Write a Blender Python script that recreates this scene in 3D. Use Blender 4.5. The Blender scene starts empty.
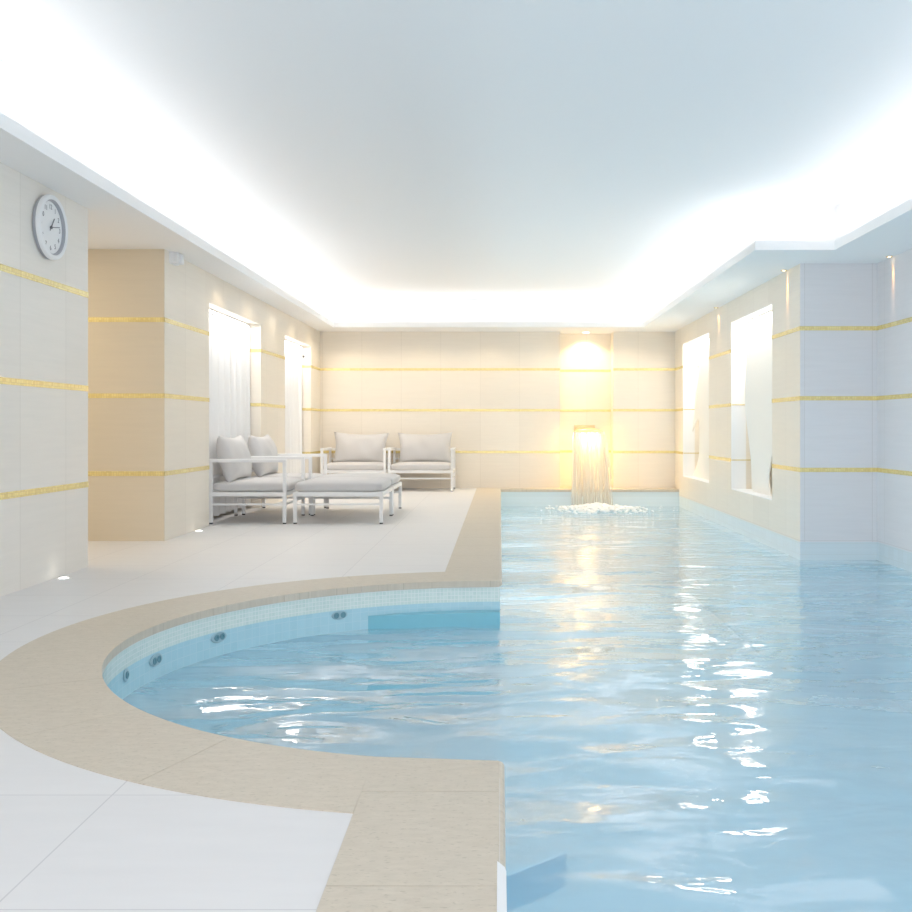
import bpy, bmesh, math, random
from mathutils import Vector, Matrix
from mathutils.geometry import tessellate_polygon
random.seed(7)
S = bpy.context.scene
COL = S.collection
PI = math.pi
H = 0.93                      # eye height above the pool deck
RX, RN = 2.66, 3.343          # right wall planes (far part, near part)
LX = -2.735                   # left wall plane
BY = 15.2                     # back wall plane
PIER = 8.867
SOF, CEIL = 2.38, 2.84
WATER = -0.25
NEAR = -1.5
CY, RI, RO = 4.404, 1.636, 2.03   # round bay

# ------------------------------------------------------------------ helpers
def link(name, bm, mat, parent=None, smooth=False, loc=None):
    me = bpy.data.meshes.new(name)
    bmesh.ops.recalc_face_normals(bm, faces=bm.faces[:])
    bm.to_mesh(me); bm.free()
    if mat: me.materials.append(mat)
    if smooth:
        for p in me.polygons: p.use_smooth = True
    o = bpy.data.objects.new(name, me)
    COL.objects.link(o)
    if parent: o.parent = parent
    if loc: o.location = loc
    return o
def box(bm, x0, x1, y0, y1, z0, z1, bev=0):
    r = bmesh.ops.create_cube(bm, size=1.0)
    vs = r['verts']
    bmesh.ops.scale(bm, vec=(x1-x0, y1-y0, z1-z0), verts=vs)
    bmesh.ops.translate(bm, vec=((x0+x1)/2, (y0+y1)/2, (z0+z1)/2), verts=vs)
    if bev:
        es = list({e for v in vs for e in v.link_edges})
        bmesh.ops.bevel(bm, geom=es, offset=bev, segments=2, affect='EDGES', profile=.5)
def lathe(bm, prof, axis='Z', n=32, c=(0,0,0)):
    rings = []
    for r, h in prof:
        ring = []
        for i in range(n):
            a = 2*PI*i/n
            p = (r*math.cos(a), r*math.sin(a), h)
            if axis == 'X': p = (p[2], p[0], p[1])
            if axis == 'Y': p = (p[0], p[2], p[1])
            ring.append(bm.verts.new((p[0]+c[0], p[1]+c[1], p[2]+c[2])))
        rings.append(ring)
    for a, b in zip(rings, rings[1:]):
        for i in range(n):
            bm.faces.new((a[i], a[(i+1)%n], b[(i+1)%n], b[i]))
    bm.faces.new(rings[0]); bm.faces.new(rings[-1])
def tube(bm, pts, r, n=6):
    rings = []
    for i, p in enumerate(pts):
        p = Vector(p)
        d = (Vector(pts[min(i+1, len(pts)-1)]) - Vector(pts[max(i-1, 0)])).normalized()
        u = d.orthogonal().normalized() if abs(d.x) > .9 else d.cross(Vector((1,0,0))).normalized()
        v = d.cross(u)
        rr = r[i] if isinstance(r, (list, tuple)) else r
        rings.append([bm.verts.new(p + u*rr*math.cos(2*PI*k/n) + v*rr*math.sin(2*PI*k/n)) for k in range(n)])
    for a, b in zip(rings, rings[1:]):
        for k in range(n): bm.faces.new((a[k], a[(k+1)%n], b[(k+1)%n], b[k]))
    bm.faces.new(rings[0]); bm.faces.new(rings[-1])
def ribbon(bm, path, z0, z1, thick=0):
    a = [bm.verts.new((x, y, z0)) for x, y in path]
    b = [bm.verts.new((x, y, z1)) for x, y in path]
    for i in range(len(path)-1): bm.faces.new((a[i], a[i+1], b[i+1], b[i]))
def tag(o, label, cat, group=None, kind=None):
    o['label'] = label; o['category'] = cat
    if group: o['group'] = group
    if kind: o['kind'] = kind
    return o
def struct(name, bm, mat, label, cat, smooth=False):
    return tag(link(name, bm, mat, smooth=smooth), label, cat, kind='structure')
def empty(name, loc, label, cat, group=None, rz=0):
    o = bpy.data.objects.new(name, None); COL.objects.link(o)
    o.empty_display_size = .1
    o.location = loc; o.rotation_euler = (0, 0, rz)
    return tag(o, label, cat, group)
def copy_tree(o, parent=None):
    c = o.copy(); COL.objects.link(c); c.parent = parent
    for ch in list(o.children): copy_tree(ch, c)
    return c

# ------------------------------------------------------------------ materials
class N:
    def __init__(s, name):
        s.m = bpy.data.materials.new(name); s.m.use_nodes = True
        s.t = s.m.node_tree; s.t.nodes.clear()
        s.out = s.t.nodes.new('ShaderNodeOutputMaterial')
    def n(s, typ, **kw):
        nd = s.t.nodes.new('ShaderNode'+typ)
        for k, v in kw.items():
            if k[0] == '_': setattr(nd, k[1:], v)
            else:
                key = int(k[1:]) if k[0] == 'i' and k[1:].isdigit() else k.replace('__', ' ')
                if hasattr(v, 'is_output'): s.t.links.new(v, nd.inputs[key])
                else: nd.inputs[key].default_value = v
        return nd
    def math(s, op, a, b=0.0): return s.n('Math', _operation=op, i0=a, i1=b).outputs[0]
    def mix(s, f, a, b, blend='MIX'):
        nd = s.t.nodes.new('ShaderNodeMix'); nd.data_type = 'RGBA'; nd.blend_type = blend
        for idx, v in ((0, f), (6, a), (7, b)):
            if hasattr(v, 'is_output'): s.t.links.new(v, nd.inputs[idx])
            else: nd.inputs[idx].default_value = v if idx == 0 else (*v, 1) if len(v) == 3 else v
        return nd.outputs[2]
    def coord(s): return s.n('TexCoord').outputs['Object']
    def comb(s, x, y, z=0.0): return s.n('CombineXYZ', X=x, Y=y, Z=z).outputs[0]
    def bsdf(s, col, rough=.5, spec=.3, normal=None, **kw):
        b = s.t.nodes.new('ShaderNodeBsdfPrincipled')
        if hasattr(col, 'is_output'): s.t.links.new(col, b.inputs['Base Color'])
        else: b.inputs['Base Color'].default_value = (*col, 1)
        b.inputs['Roughness'].default_value = rough
        b.inputs['Specular IOR Level'].default_value = spec
        for k, v in kw.items(): b.inputs[k.replace('__', ' ')].default_value = v
        if normal: s.t.links.new(normal, b.inputs['Normal'])
        s.t.links.new(b.outputs[0], s.out.inputs[0])
        return b
def plain(name, col, rough=.5, spec=.3, var=.04, **kw):
    q = N(name)
    nz = q.n('TexNoise', Vector=q.coord(), Scale=18.0, Detail=3.0).outputs['Fac']
    c = q.mix(nz, [max(0, v*(1-var)) for v in col], [min(1, v*(1+var)) for v in col])
    q.bsdf(c, rough, spec, **kw)
    return q.m
def stone_wall(name, axis, base, joint=.82, z0=.55, rowh=.6275, off=0.0, bw=.6, rough=.38):
    q = N(name)
    sep = q.n('SeparateXYZ', Vector=q.coord())
    u = q.math('ADD', sep.outputs['XYZ'.index(axis)], off); z = q.math('ADD', sep.outputs[2], -z0+6*rowh)
    v = q.comb(q.math('ADD', u, 12.0), z)
    br = q.n('TexBrick', _offset=0.0, Vector=v, Scale=1.0, Mortar__Size=.003, Mortar__Smooth=.3, Brick__Width=bw, Row__Height=rowh,
             Color1=(1, 1, 1, 1), Color2=(.955, .95, .945, 1), Mortar=(joint, joint*.98, joint*.95, 1), Bias=0.0)
    g = q.n('TexNoise', Vector=q.comb(q.math('MULTIPLY', u, 1.6), q.math('MULTIPLY', z, 26.0), q.math('MULTIPLY', u, .2)), Scale=1.4, Detail=5.0, Roughness=.65).outputs['Fac']
    g2 = q.n('TexNoise', Vector=q.coord(), Scale=2.2, Detail=4.0).outputs['Fac']
    c = q.mix(g, [v*.90 for v in base], [min(1, v*1.06) for v in base])
    c = q.mix(g2, c, q.mix(.5, c, [min(1, v*.96) for v in base]))
    c = q.mix(1.0, c, br.outputs['Color'], 'MULTIPLY')
    q.bsdf(c, rough, .3)
    return q.m
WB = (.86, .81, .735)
COOL_LIT = (.82, .81, .83)  # same stone, cool light on pier and near right wall put into its colour
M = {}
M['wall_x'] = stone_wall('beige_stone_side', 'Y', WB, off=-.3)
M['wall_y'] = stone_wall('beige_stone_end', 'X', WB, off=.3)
WARM_LIT = (.86, .785, .67)  # same stone, warm light on the far walls put into its colour
M['cool_lit_x'] = stone_wall('beige_stone_side_cool_lit', 'Y', COOL_LIT, off=-.3)
M['cool_lit_y'] = stone_wall('beige_stone_end_cool_lit', 'X', COOL_LIT, off=.3)
M['warm_lit_x'] = stone_wall('beige_stone_side_warm_lit', 'Y', WARM_LIT, off=-.3)
M['warm_lit_y'] = stone_wall('beige_stone_end_warm_lit', 'X', WARM_LIT, off=.3)
M['wall_alcove'] = stone_wall('beige_stone_alcove_dim_lit', 'X', (.70, .60, .44), off=.3, bw=1.2)  # same stone, darker and warmer to hold the alcove's dim light in its colour
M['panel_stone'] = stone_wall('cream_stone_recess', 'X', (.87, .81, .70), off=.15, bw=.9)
M['band_tile'] = stone_wall('pale_pool_band_tile', 'Y', (.72, .82, .86), z0=0, rowh=.1, bw=.1, joint=.93)
M['ceiling'] = plain('white_ceiling_paint', (.94, .94, .94), .7, .2, .008)
M['white_metal'] = plain('white_powder_coated_metal', (.86, .86, .86), .35, .5, .01)
M['white_plastic'] = plain('white_plastic', (.85, .86, .87), .35, .5, .01)
M['grey_plastic'] = plain('grey_plastic', (.42, .44, .46), .45, .4, .02)
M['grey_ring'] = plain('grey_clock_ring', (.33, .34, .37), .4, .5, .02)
M['ink'] = plain('dark_ink', (.12, .12, .14), .5, .3, .02)
M['rubber'] = plain('dark_rubber', (.03, .03, .035), .6, .3, .02)
M['brass'] = plain('brass', (.75, .56, .28), .3, .5, .02, Metallic=.7)
M['steel'] = plain('dull_steel', (.30, .48, .55), .35, .4, .02, Metallic=.2)
M['jet_dark'] = plain('dark_jet_hole', (.10, .25, .31), .5, .4, .02)
M['niche_white'] = plain('white_niche_paint', (.88, .88, .88), .6, .2, .01)
M['cream_panel'] = plain('cream_panel', (.90, .87, .80), .5, .2, .01)
def fabric(name, col):
    q = N(name)
    w1 = q.n('TexWave', Vector=q.coord(), Scale=70.0, Distortion=1.0, _bands_direction='X').outputs['Fac']
    w2 = q.n('TexWave', Vector=q.coord(), Scale=70.0, Distortion=1.0, _bands_direction='Z').outputs['Fac']
    nz = q.n('TexNoise', Vector=q.coord(), Scale=6.0, Detail=3.0).outputs['Fac']
    f = q.math('MULTIPLY', q.math('ADD', q.math('ADD', w1, w2), nz), .33)
    c = q.mix(f, [v*.9 for v in col], [min(1, v*1.1) for v in col])
    bp = q.n('Bump', Height=f, Strength=.15, Distance=.004).outputs[0]
    q.bsdf(c, .9, .1, bp, Sheen__Weight=.1)
    return q.m
M['fabric'] = fabric('light_grey_fabric', (.60, .585, .58))
M['curtain'] = plain('white_curtain_fabric', (.88, .87, .86), .9, .1, .015)
def deck_mat():
    q = N('pale_grey_deck_tile')
    sep = q.n('SeparateXYZ', Vector=q.coord())
    v = q.comb(q.math('ADD', sep.outputs[0], .98+6.28), q.math('ADD', sep.outputs[1], -2.527+6.0))
    br = q.n('TexBrick', _offset=0.0, Vector=v, Scale=1.0, Mortar__Size=.0022, Mortar__Smooth=.2, Brick__Width=.628, Row__Height=.6,
             Color1=(1, 1, 1, 1), Color2=(.975, .975, .98, 1), Mortar=(.74, .74, .76, 1), Bias=0.0)
    g = q.n('TexNoise', Vector=q.comb(q.math('MULTIPLY', sep.outputs[0], 2.0), q.math('MULTIPLY', sep.outputs[1], 9.0)), Scale=1.5, Detail=6.0, Roughness=.6).outputs['Fac']
    c = q.mix(g, (.70, .685, .675), (.78, .765, .755))
    c = q.mix(1.0, c, br.outputs['Color'], 'MULTIPLY')
    q.bsdf(c, .42, .25)
    return q.m
M['deck'] = deck_mat()
def coping_mat():
    q = N('beige_travertine_coping')
    sep = q.n('SeparateXYZ', Vector=q.coord())
    g = q.n('TexNoise', Vector=q.comb(q.math('MULTIPLY', sep.outputs[0], 10.0), q.math('MULTIPLY', sep.outputs[1], 26.0)), Scale=1.6, Detail=8.0, Roughness=.7).outputs['Fac']
    g2 = q.n('TexNoise', Vector=q.coord(), Scale=3.0, Detail=4.0).outputs['Fac']
    sp = q.n('TexNoise', Vector=q.comb(q.math('MULTIPLY', sep.outputs[0], 40.0), q.math('MULTIPLY', sep.outputs[1], 90.0)), Scale=1.5, Detail=2.0).outputs['Fac']
    spr = q.n('MapRange', Value=sp, From__Min=.60, From__Max=.70).outputs[0]
    c = q.mix(g, (.42, .345, .25), (.72, .625, .50))
    c = q.mix(g2, c, q.mix(.35, c, (.62, .56, .45)))
    c = q.mix(q.math('MULTIPLY', spr, .7), c, (.40, .34, .25))
    q.bsdf(c, .5, .25)
    return q.m
M['coping'] = coping_mat()
def gold_mat():
    q = N('gold_mosaic')
    sep = q.n('SeparateXYZ', Vector=q.coord())
    v = q.comb(q.math('ADD', q.math('ADD', sep.outputs[0], sep.outputs[1]), 20.0), q.math('ADD', sep.outputs[2], 3.0))
    br = q.n('TexBrick', _offset=0.0, Vector=v, Scale=1.0, Mortar__Size=.0012, Brick__Width=.02, Row__Height=.02,
             Color1=(.95, .78, .28, 1), Color2=(.72, .52, .14, 1), Mortar=(.60, .45, .20, 1), Bias=-.2)
    q.bsdf(br.outputs['Color'], .25, .6, Metallic=.25)
    return q.m
M['gold'] = gold_mat()
def mosaic_mat(name, c1, c2, cm, size=.022, rough=.2):
    q = N(name)
    sep = q.n('SeparateXYZ', Vector=q.coord())
    ang = q.math('ARCTAN2', sep.outputs[0], q.math('SUBTRACT', sep.outputs[1], CY))
    u = q.math('ADD', q.math('MULTIPLY', ang, RI), 12.0)
    br = q.n('TexBrick', _offset=0.0, Vector=q.comb(u, q.math('ADD', sep.outputs[2], 4.0)), Scale=1.0, Mortar__Size=.0016, Brick__Width=size, Row__Height=size,
             Color1=(*c1, 1), Color2=(*c2, 1), Mortar=(*cm, 1), Bias=0.0)
    q.bsdf(br.outputs['Color'], rough, .4)
    return q.m
M['mosaic'] = mosaic_mat('pale_green_mosaic', (.58, .73, .68), (.66, .79, .74), (.80, .86, .83))
M['pool_blue'] = mosaic_mat('light_blue_pool_tile', (.37, .64, .74), (.40, .67, .77), (.46, .70, .79), .05)
M['pool_floor'] = plain('pale_blue_pool_floor', (.58, .79, .88), .4, .3, .04)
M['bay_floor'] = plain('pale_grey_blue_bay_floor', (.76, .85, .88), .4, .3, .04)
M['riser_shade'] = plain('shaded_blue_riser', (.06, .30, .46), .3, .4, .04)  # darker blue holds the shade on the step's near face
M['ledge_blue'] = plain('deep_teal_ledge_tile', (.16, .48, .60), .3, .4, .04)
def water_mat():
    q = N('rippled_pool_water')
    sep = q.n('SeparateXYZ', Vector=q.coord())
    n1 = q.n('TexNoise', Vector=q.comb(q.math('MULTIPLY', sep.outputs[0], .55), q.math('MULTIPLY', sep.outputs[1], 1.1)), Scale=1.5, Detail=1.0, Roughness=.4, Distortion=.8).outputs['Fac']
    n2 = q.n('TexNoise', Vector=q.comb(q.math('MULTIPLY', sep.outputs[0], .5), sep.outputs[1]), Scale=4.6, Detail=2.0, Roughness=.4, Distortion=.6).outputs['Fac']
    dx = q.math('SUBTRACT', sep.outputs[0], 1.3); dy = q.math('SUBTRACT', sep.outputs[1], 14.3)
    d = q.math('SQRT', q.math('ADD', q.math('MULTIPLY', dx, dx), q.math('MULTIPLY', dy, dy)))
    near = q.n('MapRange', Value=d, From__Min=.4, From__Max=9.0, To__Min=1.0, To__Max=.15).outputs[0]
    n3 = q.n('TexNoise', Vector=q.coord(), Scale=16.0, Detail=2.0).outputs['Fac']
    bay = q.n('MapRange', Value=sep.outputs[0], From__Min=-.5, From__Max=.6, To__Min=1.9, To__Max=1.0).outputs[0]
    h = q.math('ADD', q.math('MULTIPLY', bay, q.math('ADD', q.math('MULTIPLY', n1, .055), q.math('MULTIPLY', n2, .014))), q.math('MULTIPLY', q.math('MULTIPLY', n3, near), .009))
    bp = q.n('Bump', Height=h, Strength=1.0, Distance=1.0).outputs[0]
    bf = q.n('NewGeometry').outputs['Backfacing']
    ior = q.n('MapRange', Value=bf, To__Min=1.45, To__Max=1/1.45).outputs[0]
    fr = q.n('Fresnel', IOR=ior, Normal=bp).outputs[0]
    tr = q.n('BsdfTransparent', Color=(.88, .97, .99, 1)).outputs[0]
    gl = q.n('BsdfGlossy', Color=(1, 1, 1, 1), Roughness=.03, Normal=bp).outputs[0]
    df = q.n('BsdfDiffuse', Color=(.52, .70, .81, 1)).outputs[0]
    tl = q.n('BsdfTranslucent', Color=(.52, .70, .81, 1)).outputs[0]
    body = q.n('MixShader', i0=.4, i1=df, i2=tl).outputs[0]
    tr = q.n('MixShader', i0=.48, i1=tr, i2=body).outputs[0]
    mx = q.n('MixShader', i0=fr, i1=tr, i2=gl).outputs[0]
    q.t.links.new(mx, q.out.inputs[0])
    return q.m
M['water'] = water_mat()
def falling_mat():
    q = N('falling_water')
    tr = q.n('BsdfTransparent', Color=(1, 1, 1, 1)).outputs[0]
    di = q.n('BsdfDiffuse', Color=(.97, .95, .90, 1)).outputs[0]
    tl = q.n('BsdfTranslucent', Color=(.98, .95, .88, 1)).outputs[0]
    gl = q.n('BsdfGlossy', Color=(1, 1, 1, 1), Roughness=.15).outputs[0]
    a = q.n('MixShader', i0=.6, i1=di, i2=tl).outputs[0]
    b = q.n('MixShader', i0=.25, i1=a, i2=gl).outputs[0]
    c = q.n('MixShader', i0=.46, i1=tr, i2=b).outputs[0]
    q.t.links.new(c, q.out.inputs[0])
    return q.m
M['falling'] = falling_mat()
M['foam'] = plain('white_foam', (.93, .94, .93), .6, .3, .03)
def emis(name, col, st):
    q = N(name)
    e = q.n('Emission', Color=(*col, 1), Strength=st)
    q.t.links.new(e.outputs[0], q.out.inputs[0])
    return q.m
M['lamp_warm'] = emis('warm_lamp_lens', (1, .75, .42), 12)
M['lamp_white'] = emis('white_lamp_lens', (1, .95, .86), 5)
M['lamp_fall'] = emis('fountain_lamp_lens', (1, .66, .22), 40)

# ------------------------------------------------------------------ the room
NI = [(9.40, 11.44), (12.72, 14.47)]     # curtained niches, left wall
NR = [(9.78, 11.51), (12.73, 14.54)]     # lit niches, right wall
NT, NB = 2.10, 2.135
RB, RT = .212, 2.138
# left wall
bm = bmesh.new(); box(bm, -6, LX, NEAR, 6.638, -.02, SOF+.01)
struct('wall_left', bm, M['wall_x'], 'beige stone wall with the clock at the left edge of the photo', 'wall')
bm = bmesh.new()
ND = -3.02
box(bm, ND-.1, LX, 8.155, NI[0][0], -.02, SOF+.01)
box(bm, ND-.1, LX, NI[0][1], NI[1][0], -.02, SOF+.01)
box(bm, ND-.1, LX, NI[1][1], BY+.6, -.02, SOF+.01)
for a, b in NI:
    box(bm, ND-.1, LX, a, b, NT, SOF+.01); box(bm, ND-.1, ND, a, b, -.02, NT)
struct('wall_left', bm, M['warm_lit_x'], 'beige stone wall with two tall curtained niches behind the armchairs', 'wall')
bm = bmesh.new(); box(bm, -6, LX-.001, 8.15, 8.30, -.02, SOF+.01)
struct('wall_alcove', bm, M['wall_alcove'], 'beige stone wall, dim warm light in its colour, facing the viewer inside the left alcove', 'wall')
bm = bmesh.new(); box(bm, -6.1, -6, 6.5, 8.3, -.02, SOF+.01)
struct('wall_alcove', bm, M['wall_x'], 'beige end wall deep inside the left alcove', 'wall')
# back wall with the fountain recess
FX0, FX1, FD = .912, 1.722, 15.55
bm = bmesh.new()
box(bm, LX-.3, FX0, BY, FD+.1, -.02, SOF+.01); box(bm, FX1, RX+.3, BY, FD+.1, -.02, SOF+.01)
struct('wall_back', bm, M['warm_lit_y'], 'beige stone back wall behind the two rear armchairs', 'wall')
bm = bmesh.new(); box(bm, FX0, FX1, FD, FD+.1, -.02, SOF+.01)
struct('wall_recess', bm, M['panel_stone'], 'brightly lit cream recess behind the fountain', 'wall')
# right wall with two niches
bm = bmesh.new()
nd = 2.89
zb = -.09
ys = [PIER, NR[0][0], NR[0][1], NR[1][0], NR[1][1], BY+.4]
for i in (0, 2, 4): box(bm, RX, nd+.1, ys[i], ys[i+1], zb, SOF+.01)
for a, b in NR:
    box(bm, RX, nd+.1, a, b, zb, RB); box(bm, RX, nd+.1, a, b, RT, SOF+.01); box(bm, nd, nd+.1, a, b, RB, RT)
box(bm, nd, RN+.3, PIER, PIER+.2, zb, SOF+.01)
struct('wall_right', bm, M['warm_lit_x'], 'beige stone wall over the water with two tall lit niches', 'wall')
bm = bmesh.new(); box(bm, RX+.002, RN+.3, PIER-.004, PIER+.1, zb, SOF+.01)
struct('wall_pier', bm, M['cool_lit_y'], 'stone pier face, cool light in its colour, that turns toward the viewer at right', 'wall')
bm = bmesh.new(); box(bm, RN, RN+.3, NEAR, PIER, zb, SOF+.01)
struct('wall_right', bm, M['cool_lit_x'], 'stone wall with cool light in its colour at the right edge of the photo', 'wall')
# white linings of the right niches
for i, (a, b) in enumerate(NR):
    bm = bmesh.new(); t = .006
    box(bm, RX+.002, nd-.06, b-t, b, RB, RT); box(bm, RX+.002, nd-.06, a, a+t, RB, RT)
    box(bm, RX+.002, nd, a, b, RB, RB+t); box(bm, RX+.002, nd, a, b, RT-t, RT)
    struct('trim_%d' % (i+1), bm, M['niche_white'], ('white lining of the near lit niche in the right wall', 'white lining of the far lit niche in the right wall')[i], 'niche lining')
# tile band just above the water on the right and the pool shell
arc = [(-RI*math.sin(PI*k/64), CY - RI*math.cos(PI*k/64)) for k in range(65)]
PB = 14.86
left_path = [(0, NEAR)] + arc + [(0, PB)]
right_path = [(0, PB), (RX, PB), (RX, PIER-.004), (RN, PIER-.004), (RN, NEAR)]
bm = bmesh.new(); ribbon(bm, [(RX, PB), (RX, PIER-.004), (RN, PIER-.004), (RN, NEAR)], WATER-.06, zb)
struct('trim_3', bm, M['band_tile'], 'pale blue tile band between the right stone wall and the water', 'tile band')
bm = bmesh.new(); ribbon(bm, [(0, PB), (RX, PB)], WATER-.06, -.03)
struct('trim_4', bm, M['band_tile'], 'pale tile band of the pool edge below the fountain', 'tile band')
bm = bmesh.new(); ribbon(bm, right_path, -1.4, WATER-.06)
struct('pool_wall', bm, M['pool_blue'], 'blue tiled pool sides under the water at right and back', 'pool')
bm = bmesh.new(); ribbon(bm, left_path, -.125, -.01)
struct('trim_5', bm, M['mosaic'], 'pale green mosaic band under the stone edge of the round bay', 'mosaic band')
bm = bmesh.new(); ribbon(bm, left_path, -1.4, -.125)
struct('pool_wall', bm, M['pool_blue'], 'blue tiled pool side of the round bay with jets', 'pool', )
def region(bm, z, zbay=None):
    # bay part then main part as fans, so that the concave outline is filled properly
    v = [bm.verts.new((x, y, z if zbay is None else zbay)) for x, y in arc]; bm.faces.new(v)
    v = [bm.verts.new((x, y, z)) for x, y in ((0, NEAR), (RN, NEAR), (RN, PIER), (0, PIER))]; bm.faces.new(v)
    v = [bm.verts.new((x, y, z)) for x, y in ((0, PIER), (RX, PIER), (RX, PB), (0, PB))]; bm.faces.new(v)
bm = bmesh.new(); bm.faces.new([bm.verts.new((x, y, -.80)) for x, y in arc])
v = [bm.verts.new(p) for p in ((0, arc[0][1], -.8), (0, arc[-1][1], -.8), (0, arc[-1][1], -1.4), (0, arc[0][1], -1.4))]; bm.faces.new(v)
struct('pool_floor', bm, M['bay_floor'], 'pale grey-blue shallow floor of the round bay under the water', 'pool')
bm = bmesh.new()
for q4 in (((0, NEAR), (RN, NEAR), (RN, PIER), (0, PIER)), ((0, PIER), (RX, PIER), (RX, PB), (0, PB))): bm.faces.new([bm.verts.new((x, y, -1.4)) for x, y in q4])
struct('pool_floor', bm, M['pool_floor'], 'pale blue floor of the main pool seen through the water', 'pool')
bm = bmesh.new(); region(bm, WATER)
tag(link('pool_water', bm, M['water']), 'clear light blue rippled water filling the pool and its round bay', 'water', kind='stuff')
# seat ledge in the bay and steps in the near pool
bm = bmesh.new()
f = [(x, y) for x, y in arc if y > CY and x > -.84]
top = [bm.verts.new((x, y, -.174)) for x, y in f] + [bm.verts.new((0, 5.965, -.174)), bm.verts.new((-.62, 5.86, -.174))]
bot = [bm.verts.new((v.co.x, v.co.y, -.262)) for v in top]
bm.faces.new(top)
for i in range(len(top)): bm.faces.new((top[i], top[(i+1) % len(top)], bot[(i+1) % len(top)], bot[i]))
struct('pool_ledge', bm, M['ledge_blue'], 'teal tiled ledge along the far side of the round bay', 'ledge')
bm = bmesh.new()
# ------------------------------------------------------------------ deck and coping
bm = bmesh.new()
r0 = RI+.12
angs = sorted(set([PI*k/48 for k in range(49)] + [math.atan2(6.0, CY-NEAR), PI-math.atan2(6.0, 15.3-CY)]))
inn, outr = [], []
for a in angs:
    dx, dy = -math.sin(a), -math.cos(a)
    ts = []
    if dx < -1e-6: ts.append(-6.0/dx)
    if dy < -1e-6: ts.append((NEAR-CY)/dy)
    if dy > 1e-6: ts.append((15.3-CY)/dy)
    t = min(ts)
    inn.append(bm.verts.new((r0*dx-.0, CY+r0*dy, 0))); outr.append(bm.verts.new((t*dx, CY+t*dy, 0)))
for i in range(len(angs)-1): bm.faces.new((inn[i], inn[i+1], outr[i+1], outr[i]))
struct('floor', bm, M['deck'], 'pale grey tiled pool deck', 'floor')
def slab(bm, poly, z0, z1, bev=.006):
    t = [bm.verts.new((x, y, z1)) for x, y in poly]; b = [bm.verts.new((x, y, z0)) for x, y in poly]
    fs = [bm.faces.new(t), bm.faces.new(b)]
    for i in range(len(poly)): fs.append(bm.faces.new((t[i], t[(i+1) % len(t)], b[(i+1) % len(t)], b[i])))
CT, CB, g = .003, -.035, .0015
CW = -.352
bm = bmesh.new()
cuts = [NEAR, -1.0, -.5, 0, .5, 1.0, 1.5, 2.02, 2.544]
for a, b in zip(cuts, cuts[1:]): slab(bm, [(CW, a+g), (-.012, a+g), (-.004, a+g), (-.004, b-g), (CW, b-g)], CB, CT)
yi = CY - math.sqrt((RI-.004)**2 - 0)
slab(bm, [(CW, 2.544+g), (-.004, 2.544+g), (-.004, yi+.006), (CW, CY-math.sqrt(RI**2-CW**2)+.006)], CB, CT)
tag(link('pool_coping', bm, M['coping']), 'straight beige stone coping beside the pool in the foreground', 'coping', kind='structure')
bm = bmesh.new()
a0 = math.asin(.30/RI)
nseg = 9
ai, ao = math.asin(-CW/RI), math.asin(-CW/RO)
AI = [ai + (PI-2*ai)*k/nseg for k in range(nseg+1)]; AO = [ao + (PI-2*ao)*k/nseg for k in range(nseg+1)]
def pol(r, a): return (-r*math.sin(a), CY - r*math.cos(a))
for a, b, c, e in zip(AI, AI[1:], AO, AO[1:]):
    poly = [pol(RI-.006, a+.0006+(b-a-.0012)*k/8) for k in range(9)] + [pol(RO, e-.0006-(e-c-.0012)*k/8) for k in range(9)]
    slab(bm, poly, CB, CT)
struct('pool_coping', bm, M['coping'], 'curved beige stone coping around the round bay', 'coping')
bm = bmesh.new()
yo = CY + RI - .006
slab(bm, [(CW, CY+math.sqrt(RI**2-CW**2)-.006), (-.004, yo), (-.004, 6.6), (CW, 6.6)], CB, CT)
k = 6.6
while k < BY-.05:
    e = min(k+.6, BY); slab(bm, [(CW, k+g), (-.004, k+g), (-.004, e-g), (CW, e-g)], CB, CT); k += .6
struct('pool_coping', bm, M['coping'], 'straight beige stone coping leading to the back wall', 'coping')
bm = bmesh.new(); box(bm, -.004, RX, PB-.01, BY, CB, CT); box(bm, FX0, FX1, BY, FD, CB, CT)
struct('pool_coping', bm, M['coping'], 'narrow stone ledge below the fountain wall', 'coping')
# rounded nosing along the straight coping edges
for nm, y0, y1 in (('foreground', 2.12, yi+.01), ('far', yo, PB)):
    bm = bmesh.new(); tube(bm, [(-.004, y0, -.016), (-.004, y1, -.016)], .017, 10)
    struct('trim_6' if nm == 'far' else 'trim_7', bm, M['coping'], 'rounded stone nosing of the %s coping edge' % nm, 'edge')

# ------------------------------------------------------------------ ceiling
lip = [(-2.42, NEAR), (-2.42, 14.52), (2.09, 14.52), (2.09, 8.187), (2.74, 8.187), (2.74, NEAR)]
cov = [(-2.59, NEAR), (-2.59, 14.887), (2.257, 14.887), (2.257, 8.666), (2.91, 8.666), (2.91, NEAR)]
bm = bmesh.new()
box(bm, -6.1, -2.42, NEAR, FD+.1, SOF, SOF+.02)
box(bm, -2.42, 2.09, 14.52, FD+.1, SOF, SOF+.02)
box(bm, 2.09, RN+.3, 8.187, FD+.1, SOF, SOF+.02)
box(bm, 2.74, RN+.3, NEAR, 8.187, SOF, SOF+.02)
t = .018; lt = SOF+.077
b0 = SOF+.02; box(bm, -2.42-t, -2.42, NEAR, 14.52+t, b0, lt); box(bm, -2.42, 2.09+t, 14.52, 14.52+t, b0, lt)
box(bm, 2.09, 2.09+t, 8.187, 14.52, b0, lt); box(bm, 2.09+t, 2.74+t, 8.187, 8.187+t, b0, lt); box(bm, 2.74, 2.74+t, NEAR, 8.187, b0, lt)
struct('ceiling', bm, M['ceiling'], 'lowered white ceiling border with an upturned cove lip', 'ceiling')
bm = bmesh.new(); ribbon(bm, cov, SOF+.02, CEIL+.01)
struct('ceiling', bm, M['ceiling'], 'white upright sides of the lit ceiling cove', 'ceiling')
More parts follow.
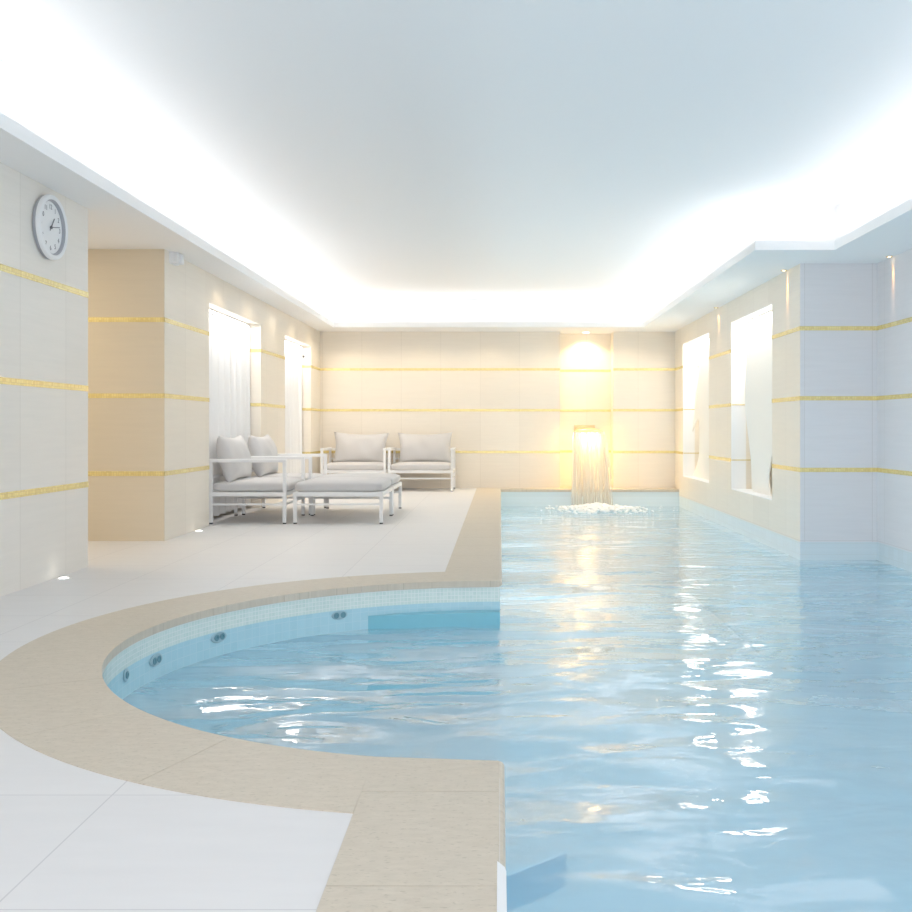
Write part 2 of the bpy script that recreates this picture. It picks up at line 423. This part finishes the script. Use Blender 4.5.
bm = bmesh.new(); box(bm, -2.9, 3.2, NEAR, 15.2, CEIL, CEIL+.05)
struct('ceiling', bm, M['ceiling'], 'large raised flat white ceiling', 'ceiling')

# ------------------------------------------------------------------ gold stripes
n_ = 8
d = .003; sh = .019
def gold(path, zc, label, closed=False):
    global n_
    bm = bmesh.new()
    for z in zc:
        for (x0, y0), (x1, y1) in zip(path, path[1:]):
            box(bm, min(x0, x1)-d, max(x0, x1)+d, min(y0, y1)-d, max(y0, y1)+d, z-sh, z+sh)
    struct('trim_%d' % n_, bm, M['gold'], label, 'gold stripe'); n_ += 1
ZS = [.55, 1.185, 1.805]
rank = ['lowest', 'middle', 'top']
for z, w in zip(ZS, rank):
    gold([(LX, NEAR), (LX, 6.638)], [z], '%s gold mosaic stripe on the left wall with the clock' % w)
    gold([(-6, 8.15), (LX, 8.15), (LX, NI[0][0])], [z], '%s gold mosaic stripe around the left alcove corner' % w)
    bm = bmesh.new()
    for a, b in (((LX, NI[0][1]), (LX, NI[1][0])), ((LX, NI[1][1]), (LX, BY)), ((ND, NI[0][1]), (LX, NI[0][1])), ((ND, NI[1][1]), (LX, NI[1][1]))):
        box(bm, min(a[0], b[0])-d, max(a[0], b[0])+d, min(a[1], b[1])-d, max(a[1], b[1])+d, z-sh, z+sh)
    struct('trim_%d' % n_, bm, M['gold'], '%s gold mosaic stripe between the curtained niches' % w, 'gold stripe'); n_ += 1
    gold([(LX, BY), (FX0, BY)], [z], '%s gold mosaic stripe on the back wall left of the fountain' % w)
    gold([(FX0, FD), (FX1, FD)], [z], '%s gold mosaic stripe inside the fountain recess' % w)
    gold([(FX1, BY), (RX, BY)], [z], '%s gold mosaic stripe on the back wall right of the fountain' % w)
    bm = bmesh.new()
    for y0, y1 in ((PIER, NR[0][0]), (NR[0][1], NR[1][0]), (NR[1][1], BY)): box(bm, RX-d, RX+d, y0, y1, z-sh, z+sh)
    for a, b in NR: box(bm, nd-d, nd+d, a+.02, b-.02, z-sh*.8, z+sh*.8); box(bm, RX+.005, nd, b-.009, b, z-.006, z+.006)
    struct('trim_%d' % n_, bm, M['gold'], '%s gold mosaic stripe on the right wall with the lit niches' % w, 'gold stripe'); n_ += 1
    gold([(RX, PIER-.004), (RN, PIER-.004), (RN, NEAR)], [z], '%s gold mosaic stripe around the pale pier at right' % w)

# ------------------------------------------------------------------ curtains
def curtain(a, b, label, seed):
    rnd = random.Random(seed)
    bm = bmesh.new(); n = 150; rows = 14
    ph = [rnd.uniform(0, 6.28) for _ in range(3)]
    grid = []
    for j in range(rows+1):
        t = j/rows; z = .04 + (NT-.05-.04)*t
        row = []
        for i in range(n+1):
            s = i/n; y = a+.02 + (b-a-.04)*s
            amp = .028 + .016*(1-t)
            w = math.sin(s*2*PI*9+ph[0]+.9*math.sin(s*9+ph[1])) + .25*math.sin(s*2*PI*17+ph[2])
            row.append(bm.verts.new((-2.87 + amp*w*.8, y + .012*math.sin(s*60+t*2), z)))
        grid.append(row)
    for r1, r2 in zip(grid, grid[1:]):
        for i in range(n): bm.faces.new((r1[i], r1[i+1], r2[i+1], r2[i]))
    root = empty('curtain', (0, 0, 0), label, 'curtain')
    link('curtain_cloth', bm, M['curtain'], root, smooth=True)
    bm = bmesh.new(); box(bm, -2.885, -2.855, a+.01, b-.01, NT-.045, NT-.005)
    link('curtain_rail', bm, M['white_metal'], root)
    for k in range(8):
        bm = bmesh.new(); y = a+.08+(b-a-.16)*k/7
        tube(bm, [(-2.848, y, NT-.04), (-2.835, y, NT-.08), (-2.832, y, NT-.115)], .006, 6)
        link('curtain_hook', bm, M['grey_plastic'], root)
curtain(*NI[0], 'white pleated curtain in the niche right behind the near side-facing armchair', 1)
curtain(*NI[1], 'white pleated curtain in the farther narrow niche near the back corner', 2)
bm = bmesh.new(); lathe(bm, [(.0, 0), (.016, 0), (.016, -.02), (.008, -.03), (0, -.03)], 'Y', 14, (-2.84, NI[1][1]-.0, 1.95))
tag(link('wall_hook', bm, M['rubber']), 'tiny dark hook on the side of the far curtained niche', 'hook')

# ------------------------------------------------------------------ lit decorative panels in the right niches
def panel(pts, label):
    bm = bmesh.new()
    a = [bm.verts.new((2.79, y, z)) for y, z in pts]; b = [bm.verts.new((2.803, y, z)) for y, z in pts]
    for t in tessellate_polygon([[Vector((y, z, 0)) for y, z in pts]]):
        bm.faces.new([a[i] for i in t]); bm.faces.new([b[i] for i in t])
    for i in range(len(pts)): bm.faces.new((a[i], a[(i+1) % len(a)], b[(i+1) % len(a)], b[i]))
    return tag(link('decorative_screen', bm, M['cream_panel']), label, 'decorative screen')
def smoothline(P, n=6):
    out = []
    for i in range(len(P)-1):
        p0, p1, p2, p3 = P[max(i-1, 0)], P[i], P[i+1], P[min(i+2, len(P)-1)]
        for k in range(n):
            t = k/n
            out.append(tuple(.5*((2*p1[c]) + (-p0[c]+p2[c])*t + (2*p0[c]-5*p1[c]+4*p2[c]-p3[c])*t*t + (-p0[c]+3*p1[c]-3*p2[c]+p3[c])*t**3) for c in (0, 1)))
    return out + [P[-1]]
lb = RB+.007; ltp = RT-.008
e = smoothline([(11.16, ltp), (11.16, 2.08), (11.34, 1.64), (11.39, 1.18), (11.23, .81), (11.12, .55), (11.05, lb)])
r = smoothline([(10.32, lb), (10.40, .40), (10.28, .62), (10.05, .85), (9.9, 1.1)])
panel(e + r + [(9.9, ltp)], 'cream curved screen in the near lit niche of the right wall')
e = smoothline([(14.02, ltp), (14.02, 1.78), (14.2, 1.385), (14.40, 1.05), (14.50, .865)])
e += smoothline([(14.50, .865), (14.30, .98), (14.08, 1.04), (13.99, .95), (13.96, .78), (14.01, .58), (14.17, .40), (14.45, .24), (14.48, lb)])[1:]
panel(e + [(12.95, lb), (12.9, .6), (12.9, ltp)], 'cream S-shaped screen with a curved notch in the far lit niche')
for (a, b), w in zip(NR, ('near', 'far')):
    for k in range(3):
        y = a + (b-a)*(.25+.27*k)
        root = empty('niche_spotlight', (2.735, y, RT-.006), 'tiny white spotlight in the top of the %s lit niche' % w, 'spotlight', 'spotlights in the top of the %s lit niche' % w)
        bm = bmesh.new(); lathe(bm, [(.012, 0), (.026, 0), (.026, -.006), (.02, -.008), (.012, -.003)], 'Z', 16); link('trim_ring', bm, M['white_metal'], root)
        bm = bmesh.new(); lathe(bm, [(.011, -.002), (.011, -.005)], 'Z', 16); link('lens', bm, M['lamp_white'], root)

# ------------------------------------------------------------------ wall clock
ck = empty('wall_clock', (LX-.004, 6.03, .93+.2005*6.0), 'round white wall clock with a grey inner ring high on the left wall', 'clock')
CR = .196
bm = bmesh.new()
lathe(bm, [(CR-.03, .026), (CR-.004, .026), (CR, .034), (CR-.004, .05), (CR-.014, .056), (CR-.026, .054), (CR-.030, .046), (CR-.030, .02)], 'X', 64)
link('clock_rim', bm, M['white_plastic'], ck, smooth=False)
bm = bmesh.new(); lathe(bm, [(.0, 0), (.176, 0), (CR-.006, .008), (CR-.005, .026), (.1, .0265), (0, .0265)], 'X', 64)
link('shaded_clock_case', bm, M['grey_ring'], ck)  # dark grey here paints in the shadow beside the rim
bm = bmesh.new()
lathe(bm, [(CR-.0305, .0275), (CR-.0305, .048), (CR-.037, .044), (CR-.040, .0275)], 'X', 64)
link('inner_ring', bm, M['grey_ring'], ck)
bm = bmesh.new(); lathe(bm, [(CR-.031, .0268), (CR-.031, .0285)], 'X', 64)
link('clock_dial', bm, M['white_plastic'], ck)
def numeral(txt, ang, r, size):
    cu = bpy.data.curves.new('n', 'FONT'); cu.body = txt; cu.size = size; cu.align_x = 'CENTER'; cu.align_y = 'CENTER'; cu.extrude = .0006; cu.offset = 0.0
    ob = bpy.data.objects.new('n', cu); COL.objects.link(ob)
    dg = bpy.context.evaluated_depsgraph_get()
    me = bpy.data.meshes.new_from_object(ob.evaluated_get(dg))
    bpy.data.objects.remove(ob)
    me.name = 'numeral'
    y, z = r*math.sin(ang), r*math.cos(ang)
    # text plane (x,y) -> clock plane seen from +X: right = +Y? (viewer looks toward -X, right hand is +Y)
    me.transform(Matrix(((0, 0, 1, .0292), (1, 0, 0, y), (0, 1, 0, z), (0, 0, 0, 1))))
    me.materials.clear(); me.materials.append(M['ink'])
    o = bpy.data.objects.new('numeral', me); COL.objects.link(o); o.parent = ck
for k in range(1, 13): numeral(str(k), 2*PI*k/12, .124, .042)
def hand(name, ang, L, w, x):
    bm = bmesh.new()
    box(bm, x, x+.0015, -w/2, w/2, -.025, L)
    bmesh.ops.rotate(bm, cent=(0, 0, 0), matrix=Matrix.Rotation(-ang, 3, 'X'), verts=bm.verts[:])
    link(name, bm, M['ink'], ck)
hand('hour_hand', 2*PI*(1+13/60)/12, .075, .008, .032)
hand('minute_hand', 2*PI*13.2/60, .115, .005, .035)
bm = bmesh.new(); lathe(bm, [(.009, .029), (.009, .038)], 'X', 16); link('hand_pin', bm, M['ink'], ck)

# ------------------------------------------------------------------ twin box fixture on the alcove corner
sx = empty('emergency_light', (LX-.006, 8.33, 2.335), 'small white twin box light fixture high beside the left alcove', 'light fixture')
bm = bmesh.new(); box(bm, 0, .05, -.075, .085, -.055, .05, .006); link('housing', bm, M['white_plastic'], sx); sx.scale = (.9, .9, .9)
bm = bmesh.new(); box(bm, .05, .085, -.07, -.005, -.05, .045, .01); link('lamp_head', bm, M['white_plastic'], sx)
bm = bmesh.new(); box(bm, .05, .10, .015, .08, -.05, .045, .012); link('lamp_head', bm, M['white_plastic'], sx)

# ------------------------------------------------------------------ recessed lights
def floor_light(x, y, label):
    root = empty('floor_light', (x, y, 0), label, 'floor light')
    bm = bmesh.new(); lathe(bm, [(.02, -.002), (.045, -.002), (.045, .004), (.032, .006), (.028, .003)], 'Z', 20); link('steel_ring', bm, M['white_metal'], root)
    bm = bmesh.new(); lathe(bm, [(.029, .001), (.029, .0055), (.02, .010), (.002, .012)], 'Z', 20); link('lens', bm, M['lamp_white'], root)
    return root
floor_light(-2.67, 6.12, 'small lit floor light at the foot of the wall with the clock')
floor_light(-2.68, 8.9, 'small lit floor light at the foot of the column left of the armchairs')
def downlight(x, y, label, wallx):
    root = empty('downlight', (x, y, SOF), label, 'downlight', 'brass downlights along the right wall')
    bm = bmesh.new(); lathe(bm, [(.014, .004), (.030, .004), (.030, -.003), (.025, -.007), (.015, -.002)], 'Z', 24); link('brass_ring', bm, M['brass'], root)
    bm = bmesh.new(); lathe(bm, [(.0145, -.0005), (.0145, -.004)], 'Z', 20); link('lens', bm, M['lamp_warm'], root)
    l = bpy.data.lights.new('spot', 'SPOT'); l.energy = 16 if wallx == RN else 36; l.color = (1, .45, .10); l.spot_size = math.radians(20); l.spot_blend = .8; l.shadow_soft_size = .01
    o = bpy.data.objects.new('downlight_lamp', l); COL.objects.link(o); o.parent = root; o.location = (.01, 0, -.012)
    o.rotation_euler = (0, math.radians(3 if wallx else 0), 0)
    o.rotation_euler = (0, -math.radians(8), 0)
downlight(RX-.034, 9.25, 'small brass downlight nearest the pier corner above the near lit niche', RX)
downlight(RX-.034, 12.15, 'small brass downlight between the two lit niches', RX)
downlight(RN-.034, 8.5, 'small brass downlight above the wall at the right edge', RN)
M['lamp_recess'] = emis('recess_lamp_lens', (1, .85, .55), 14)
root = empty('downlight', ((FX0+FX1)/2, 15.3, SOF), 'bright round downlight over the fountain recess', 'downlight')
bm = bmesh.new(); lathe(bm, [(.05, .004), (.085, .004), (.085, -.004), (.07, -.008), (.052, -.002)], 'Z', 28); link('ceiling_ring', bm, M['white_metal'], root)
bm = bmesh.new(); lathe(bm, [(.05, -.0005), (.05, -.004)], 'Z', 24); link('lens', bm, M['lamp_recess'], root)

# ------------------------------------------------------------------ fountain
FC = 1.315
ft = empty('fountain_spout', (FC, FD, 0), 'wide golden wall spout pouring water in the lit recess', 'fountain')
bm = bmesh.new()
n = 24; prof = []
sect = []
for j, (y, w, h, z) in enumerate([(0, .13, .10, .83), (-.25, .17, .075, .855), (-.5, .205, .045, .862), (-.70, .225, .028, .858)]):
    ring = []
    for i in range(n):
        a = 2*PI*i/n; ca, sa = math.cos(a), math.sin(a)
        ring.append(bm.verts.new((w*(abs(ca)**.6)*(1 if ca > 0 else -1), y, z + h*(abs(sa)**.8)*(1 if sa > 0 else -.4))))
    sect.append(ring)
for a, b in zip(sect, sect[1:]):
    for i in range(n): bm.faces.new((a[i], a[(i+1) % n], b[(i+1) % n], b[i]))
bm.faces.new(sect[0]); bm.faces.new(sect[-1])
link('spout_body', bm, M['brass'], ft, smooth=True)
bm = bmesh.new(); box(bm, -.16, .16, -.015, 0, .70, .96, .005); link('wall_plate', bm, M['brass'], ft)
bm = bmesh.new(); box(bm, -.10, .10, -.585, -.555, .715, .845, .01); link('lamp_lens', bm, M['lamp_fall'], ft)
fall = empty('waterfall', (FC, FD-.70, WATER), 'sheet of falling water streams below the golden spout', 'water')
bm = bmesh.new(); rnd = random.Random(3)
for k in range(210):
    s = rnd.uniform(-1, 1); x0 = .222*s; v = rnd.uniform(.55, 1.05)*(.42+.0*s)
    y0 = rnd.uniform(-.02, .03); dx = .05*s + rnd.uniform(.0, .09)+rnd.gauss(0, .015)
    z0 = .86-WATER; L = z0
    st = rnd.uniform(0, .12)
    en = 1.0 if rnd.random() > .25 else rnd.uniform(.55, .95)
    pts = []; T = math.sqrt(2*L/9.8)
    for i in range(11):
        tt = (st+(en-st)*i/10)*T
        pts.append((x0+dx*(tt/T), y0-v*tt, z0-4.9*tt*tt + .0))
    r = rnd.uniform(.0025, .0065)
    tube(bm, pts, [r*1.3]*2+[r]*9, 5)
link('water_streams', bm, M['falling'], fall, smooth=True)
bm = bmesh.new()    # thin continuous sheet right under the lip
rows = []
for j in range(11):
    tt = j/10*.26; row = []
    for i in range(25):
        s = -1+2*i/24
        row.append(bm.verts.new((.222*s + .03*tt*s, -.44*tt + .012*math.sin(i*1.9+j*.7), .86-WATER-4.9*tt*tt)))
    rows.append(row)
for a, b in zip(rows, rows[1:]):
    for i in range(24): bm.faces.new((a[i], a[i+1], b[i+1], b[i]))
link('water_sheet', bm, M['falling'], fall, smooth=True)
bm = bmesh.new(); rnd = random.Random(11)
for k in range(900):
    a = rnd.uniform(0, 2*PI); rr = abs(rnd.gauss(0, .95))
    x = FC+.08 + .42*rr*math.cos(a)*.9; y = 14.25 + .36*rr*math.sin(a)
    if y > 14.8 or x > 2.6: continue
    s = rnd.uniform(.012, .05)*max(.25, 1-rr*.28)
    m = Matrix.Translation((x, y, WATER+.01+rnd.uniform(0, .07)*max(0, 1-rr*.6))) @ Matrix.Diagonal((s*1.5, s, s*.7, 1))
    bmesh.ops.create_icosphere(bm, subdivisions=1, radius=1, matrix=m)
tag(link('splash_foam', bm, M['foam'], smooth=True), 'white foam and spray where the fountain hits the pool', 'foam', kind='stuff')

# ------------------------------------------------------------------ massage jets in the bay wall
def jet(px, py, label, w=.055, two=True):
    # find the wall direction by its bearing from the viewer
    k = (px-500)/1000; lo = None
    best = min((abs(-RI*math.sin(a)/(CY-RI*math.cos(a)) - k), a) for a in [PI/2*.9 + i*.002 for i in range(900)] if a < PI)
    a = best[1]; x, y = pol(RI-.002, a); z = H-(py-427)/1000*y
    root = empty('pool_jet', (x, y, z), label, 'pool jet')
    root.rotation_euler = (0, 0, math.atan2(CY-y, -x) + PI/2)
    root.rotation_euler.z = math.atan2(CY-y, -x) - PI/2   # local +Y points to the bay centre
    bm = bmesh.new(); lathe(bm, [(.012, 0), (w*.95, 0), (w, .004), (w*.9, .008), (.012, .006)], 'Y', 28)
    if two: bmesh.ops.scale(bm, vec=(1, 1, .5), verts=bm.verts[:])
    link('jet_ring', bm, M['steel'], root, smooth=False)
    for s in ((-1, 1) if two else (0,)):
        bm = bmesh.new(); lathe(bm, [(.0, .006), (.015, .006), (.017, .011), (.009, .012), (.008, .008)], 'Y', 18, (s*.021, 0, 0))
        link('nozzle', bm, M['jet_dark'], root)
jet(125, 675, 'single round jet at the left end of the round bay', .03, False)
jet(155, 660, 'oval twin jet second from the left in the round bay', .058)
jet(218, 637, 'oval twin jet in the middle of the curved bay wall', .058)
jet(339, 615, 'oval twin jet beside the teal ledge of the round bay', .05)

# ------------------------------------------------------------------ submerged step and white edge piece in the foreground
bm = bmesh.new()
slab(bm, [(0.005, 3.19), (.226, 3.385), (.226, 3.95), (0.005, 3.95)], -.512, -.50)
struct('pool_step', bm, M['pool_floor'], 'pale blue top of the submerged step beside the foreground coping', 'step')
bm = bmesh.new()
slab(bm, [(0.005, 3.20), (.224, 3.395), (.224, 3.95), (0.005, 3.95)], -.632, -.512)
struct('pool_step', bm, M['riser_shade'], 'riser, shade painted in darker blue, of the submerged step beside the foreground coping', 'step')
bm = bmesh.new()
slab(bm, [(-.006, NEAR), (.013, NEAR), (.013, 2.08), (.010, 2.10), (-.006, 2.13)], -.05, .006)
struct('trim_80', bm, M['white_plastic'], 'white edge strip on the foreground coping at the bottom of the photo', 'edge strip')

# ------------------------------------------------------------------ furniture
def cushion_bm(w, dpt, h, nx=14, ny=14, puff=.012):
    bm = bmesh.new()
    bmesh.ops.create_cube(bm, size=1.0)
    bmesh.ops.subdivide_edges(bm, edges=bm.edges[:], cuts=9, use_grid_fill=True)
    for v in bm.verts:
        x, y, z = v.co*2
        # superellipse rounding
        ex = 1-abs(x)**8; ey = 1-abs(y)**8; ez = 1-abs(z)**4
        px = x*(w/2)*(1-.035*(1-ez)); py = y*(dpt/2)*(1-.035*(1-ez))
        pz = z*(h/2)*(1 - .16*(1-ex) - .16*(1-ey)) + (puff*ex*ey*(1-(x*x+y*y)*.35) if z > .99 else 0)
        v.co = (px, py, pz)
    return bm
def pillow_bm(w, h, t, seed):
    rnd = random.Random(seed); n = 22; bm = bmesh.new()
    P = [rnd.uniform(0, 6) for _ in range(6)]
    def f(u, v, s):
        e = (max(0, 1-u*u)*max(0, 1-v*v))**.42
        x = u*w/2*(1-.085*(1-v*v)**1.3*abs(u)**3); z = v*h/2*(1-.10*(1-u*u)**1.2*abs(v)**3)
        z -= .010*(1-u*u)*(v > 0)*v
        y = s*t/2*e + (.008*math.sin(5*u+P[0])*math.sin(4*v+P[1]) + .004*math.sin(11*u+P[2]+3*v))*e
        return (x, y, z)
    top = [[bm.verts.new(f(-1+2*i/n, -1+2*j/n, 1)) for i in range(n+1)] for j in range(n+1)]
    bot = [[top[j][i] if i in (0, n) or j in (0, n) else bm.verts.new(f(-1+2*i/n, -1+2*j/n, -1)) for i in range(n+1)] for j in range(n+1)]
    for g_ in (top, bot):
        for j in range(n):
            for i in range(n): bm.faces.new((g_[j][i], g_[j][i+1], g_[j+1][i+1], g_[j+1][i]))
    return bm
TB = .034
W, D, AH = .94, .74, .61
def frame_piece(name, root, *b):
    bm = bmesh.new(); box(bm, *b, .004); return link(name, bm, M['white_metal'], root)
def leg(root, x, y, h):
    lg = frame_piece('leg', root, x-TB/2, x+TB/2, y-TB/2, y+TB/2, .012, h)
    bm = bmesh.new(); box(bm, x-TB/2+.002, x+TB/2-.002, y-TB/2+.002, y+TB/2-.002, 0, .014); link('foot_cap', bm, M['rubber'], lg)
def make_chair(label):
    r = empty('armchair', (0, 0, 0), label, 'armchair', 'white framed armchairs on the pool deck')
    hx, hy = W/2-TB/2, D/2-TB/2
    for sx_ in (-1, 1):
        for sy in (-1, 1): leg(r, sx_*hx, sy*hy, AH-.02)
        frame_piece('armrest', r, sx_*hx-.024, sx_*hx+.024, -D/2, D/2, AH-.02, AH+.012)
        frame_piece('side_rail', r, sx_*hx-TB/2, sx_*hx+TB/2, -hy, hy, .265, .305)
        frame_piece('stretcher', r, sx_*hx-.009, sx_*hx+.009, -hy, hy, .178, .196)
    frame_piece('front_rail', r, -hx, hx, -hy-TB/2+.004, -hy+TB/2, .265, .305)
    frame_piece('rear_rail', r, -hx, hx, hy-TB/2, hy+TB/2-.004, .265, .305)
    frame_piece('stretcher', r, -hx, hx, -hy-.009, -hy+.009, .178, .196)
    frame_piece('back_bar', r, -hx, hx, hy-TB/2, hy+TB/2-.002, AH-.03, AH)
    frame_piece('back_bar', r, -hx, hx, hy-.010, hy+.010, .44, .465)
    bm = bmesh.new()
    for k in range(6): box(bm, -hx, hx, -hy+.06+k*.1, -hy+.12+k*.1, .288, .296)
    link('slat_base', bm, M['white_metal'], r)
    link('seat_cushion', cushion_bm(W-2*TB-.012, D-.02, .10), M['fabric'], r, smooth=True, loc=(0, -.012, .352))
    return r
def make_ottoman(label):
    w, dd = .86, .90
    r = empty('ottoman', (0, 0, 0), label, 'ottoman', 'white framed ottomans in front of the side-facing armchairs')
    hx, hy = w/2-TB/2, dd/2-TB/2
    for sx_ in (-1, 1):
        for sy in (-1, 1): leg(r, sx_*hx, sy*hy, .305)
        frame_piece('side_rail', r, sx_*hx-TB/2, sx_*hx+TB/2, -hy, hy, .265, .305)
        frame_piece('end_rail', r, -hx, hx, sx_*hy-TB/2, sx_*hy+TB/2, .265, .3045)
        frame_piece('stretcher', r, -hx, hx, sx_*hy-.009, sx_*hy+.009, .178, .196)
    bm = bmesh.new()
    for k in range(7): box(bm, -hx, hx, -hy+.08+k*.11, -hy+.14+k*.11, .288, .296)
    link('slat_base', bm, M['white_metal'], r)
    link('seat_cushion', cushion_bm(w-.03, dd-.03, .10), M['fabric'], r, smooth=True, loc=(0, 0, .352))
    return r
c0 = make_chair('white framed armchair facing the pool, nearest the column')
spots = [((-2.05-D/2+.0, 9.58+W/2, 0), PI/2, 'white framed armchair facing the pool, nearest the column'),
         ((-1.99-D/2, 10.57+W/2, 0), PI/2, 'white framed armchair facing the pool, behind the first beside the niche wall'),
         ((-2.115, 14.40+D/2, 0), 0, 'white framed armchair against the back wall, in the left corner'),
         ((-1.145, 14.40+D/2, 0), 0, 'white framed armchair against the back wall, nearer the pool')]
chairs = [c0] + [copy_tree(c0) for _ in spots[1:]]
for o, (l, rz, lab) in zip(chairs, spots): o.location = l; o.rotation_euler = (0, 0, rz); o['label'] = lab
# ottomans: in front of the side-facing armchairs
o0 = make_ottoman('x')
o1 = copy_tree(o0)
o0.location = (-1.553, 9.585+.45, 0); o0['label'] = 'grey cushioned white ottoman closest to the viewer beside the near armchair'
o1.location = (-1.553, 10.53+.45, 0); o1['label'] = 'grey cushioned white ottoman behind the nearer one, beside the second side-facing armchair'
# loose back cushions
def put_pillow(i, loc, rz, tilt, label, wob=0):
    o = link('back_cushion', pillow_bm(.82, .47, .24, i+3), M['fabric'], smooth=True)
    m = Matrix.Translation(loc) @ Matrix.Rotation(rz, 4, 'Z') @ Matrix.Rotation(tilt, 4, 'X') @ Matrix.Rotation(wob, 4, 'Y')
    o.matrix_world = m
    tag(o, label, 'cushion', 'grey back cushions on the armchairs')
PZ = .618
put_pillow(0, (-2.665, 9.58+W/2, PZ), PI/2, -.22, 'plump grey back cushion on the near armchair facing the pool')
put_pillow(1, (-2.61, 10.57+W/2, PZ), PI/2, -.22, 'plump grey back cushion on the second armchair facing the pool')
put_pillow(2, (-2.09, 14.40+D-.14, PZ), 0, -.18, 'wide grey back cushion on the rear armchair in the left corner', .02)
put_pillow(3, (-1.12, 14.40+D-.14, PZ), 0, -.18, 'wide grey back cushion on the rear armchair nearer the pool', -.015)

# ------------------------------------------------------------------ light
def area(name, loc, sx_, sy_, energy, col, rot):
    l = bpy.data.lights.new(name, 'AREA'); l.shape = 'RECTANGLE'; l.size = sx_; l.size_y = sy_; l.energy = energy; l.color = col
    o = bpy.data.objects.new(name, l); COL.objects.link(o); o.location = loc; o.rotation_euler = rot
    return o
UP = (PI, 0, 0)
cw = (.97, .975, 1.0)
P = 2.2    # watt per metre of cove strip
zc = SOF+.066; tl = math.radians(58)
area('cove_light', (-2.50, (NEAR+14.8)/2, zc), .05, 14.8-NEAR, P*(14.8-NEAR), cw, (PI, tl, 0))
area('cove_light', (-.16, 14.66, zc), 4.6, .08, P*4.6*.8, cw, (PI+tl, 0, 0))
area('cove_light', (2.17, 11.6, zc), .05, 6.2, P*6.2, cw, (PI, -tl, 0))
area('cove_light', (2.48, 8.40, zc), .6, .08, P*.6, cw, (PI+tl, 0, 0))
area('cove_light', (2.82, (NEAR+8.2)/2, zc), .05, 8.2-NEAR, P*(8.2-NEAR), cw, (PI, -tl, 0))
wm = (1, .80, .52)
for (a, b) in NI: area('niche_light', (-2.80, (a+b)/2, NT-.012), .06, b-a-.2, 12, (1, .97, .95), (0, 0, 0))
for (a, b) in NR: area('niche_light', (2.73, (a+b)/2, RT-.02), .10, b-a-.1, 12, (1, .97, .93), (0, 0, 0))
for (a, b) in NR: area('screen_light', (2.85, (a+b)/2, RT-.02), .05, b-a-.1, 11, (1, .86, .62), (0, 0, 0))
def spot(name, loc, e, col, ang, rot=(0, 0, 0), size=.03):
    l = bpy.data.lights.new(name, 'SPOT'); l.energy = e; l.color = col; l.spot_size = math.radians(ang); l.spot_blend = .6; l.shadow_soft_size = size
    o = bpy.data.objects.new(name, l); COL.objects.link(o); o.location = loc; o.rotation_euler = rot
area('fountain_lamp', (FC, FD-.595, .775), .2, .12, 15, (1, .66, .24), (-PI/2, 0, 0))
spot('fountain_downlight', ((FX0+FX1)/2, 15.32, SOF-.02), 62, (1, .70, .32), 125, (math.radians(8), 0, 0), .05)
area('fountain_lamp', (FC, FD-.58, .805), .22, .08, 4, (1, .76, .34), (math.radians(-8), 0, 0))
area('alcove_light', (-4.3, 7.4, SOF-.03), .9, .5, 18, (1, .84, .60), (0, 0, 0))
for k in range(5): spot('rear_fill', (-2.2+1.0*k, 14.62, SOF-.004), 19, wm, 150, (0, 0, 0), .03)  # added warm fill for the back wall, no fixture seen
for k in range(5): spot('side_fill', (-2.47, 9.7+1.15*k, SOF-.004), 6, wm, 150, (0, 0, 0), .03)  # warm fill added over the left wall, sources unseen
# added fill under the water along the left side, unseen, makes the pool glow
for y in (.2, 1.6, 6.9, 8.4, 9.9, 11.4, 12.9): area('underwater_fill', (.03, y, -.70), .3, .3, 16, (.80, .93, 1), (0, -PI/2-.9, 0))
w = bpy.data.worlds.new('World'); S.world = w; w.use_nodes = True
bg = w.node_tree.nodes['Background']; bg.inputs[0].default_value = (.91, .93, 1, 1); bg.inputs[1].default_value = 2.2
S.view_settings.view_transform = 'Standard'
S.view_settings.exposure = .15
S.view_settings.gamma = 1.25
S.cycles.max_bounces = 10; S.cycles.diffuse_bounces = 6; S.cycles.transparent_max_bounces = 24
# ------------------------------------------------------------------ camera
cd = bpy.data.cameras.new('Camera'); cam = bpy.data.objects.new('Camera', cd); COL.objects.link(cam)
cam.location = (0, 0, H); cam.rotation_euler = (PI/2, 0, 0)
cd.sensor_width = 36; cd.lens = 36*1000/912; cd.shift_x = -44/912; cd.shift_y = -29/912; cd.clip_start = .05
S.camera = cam
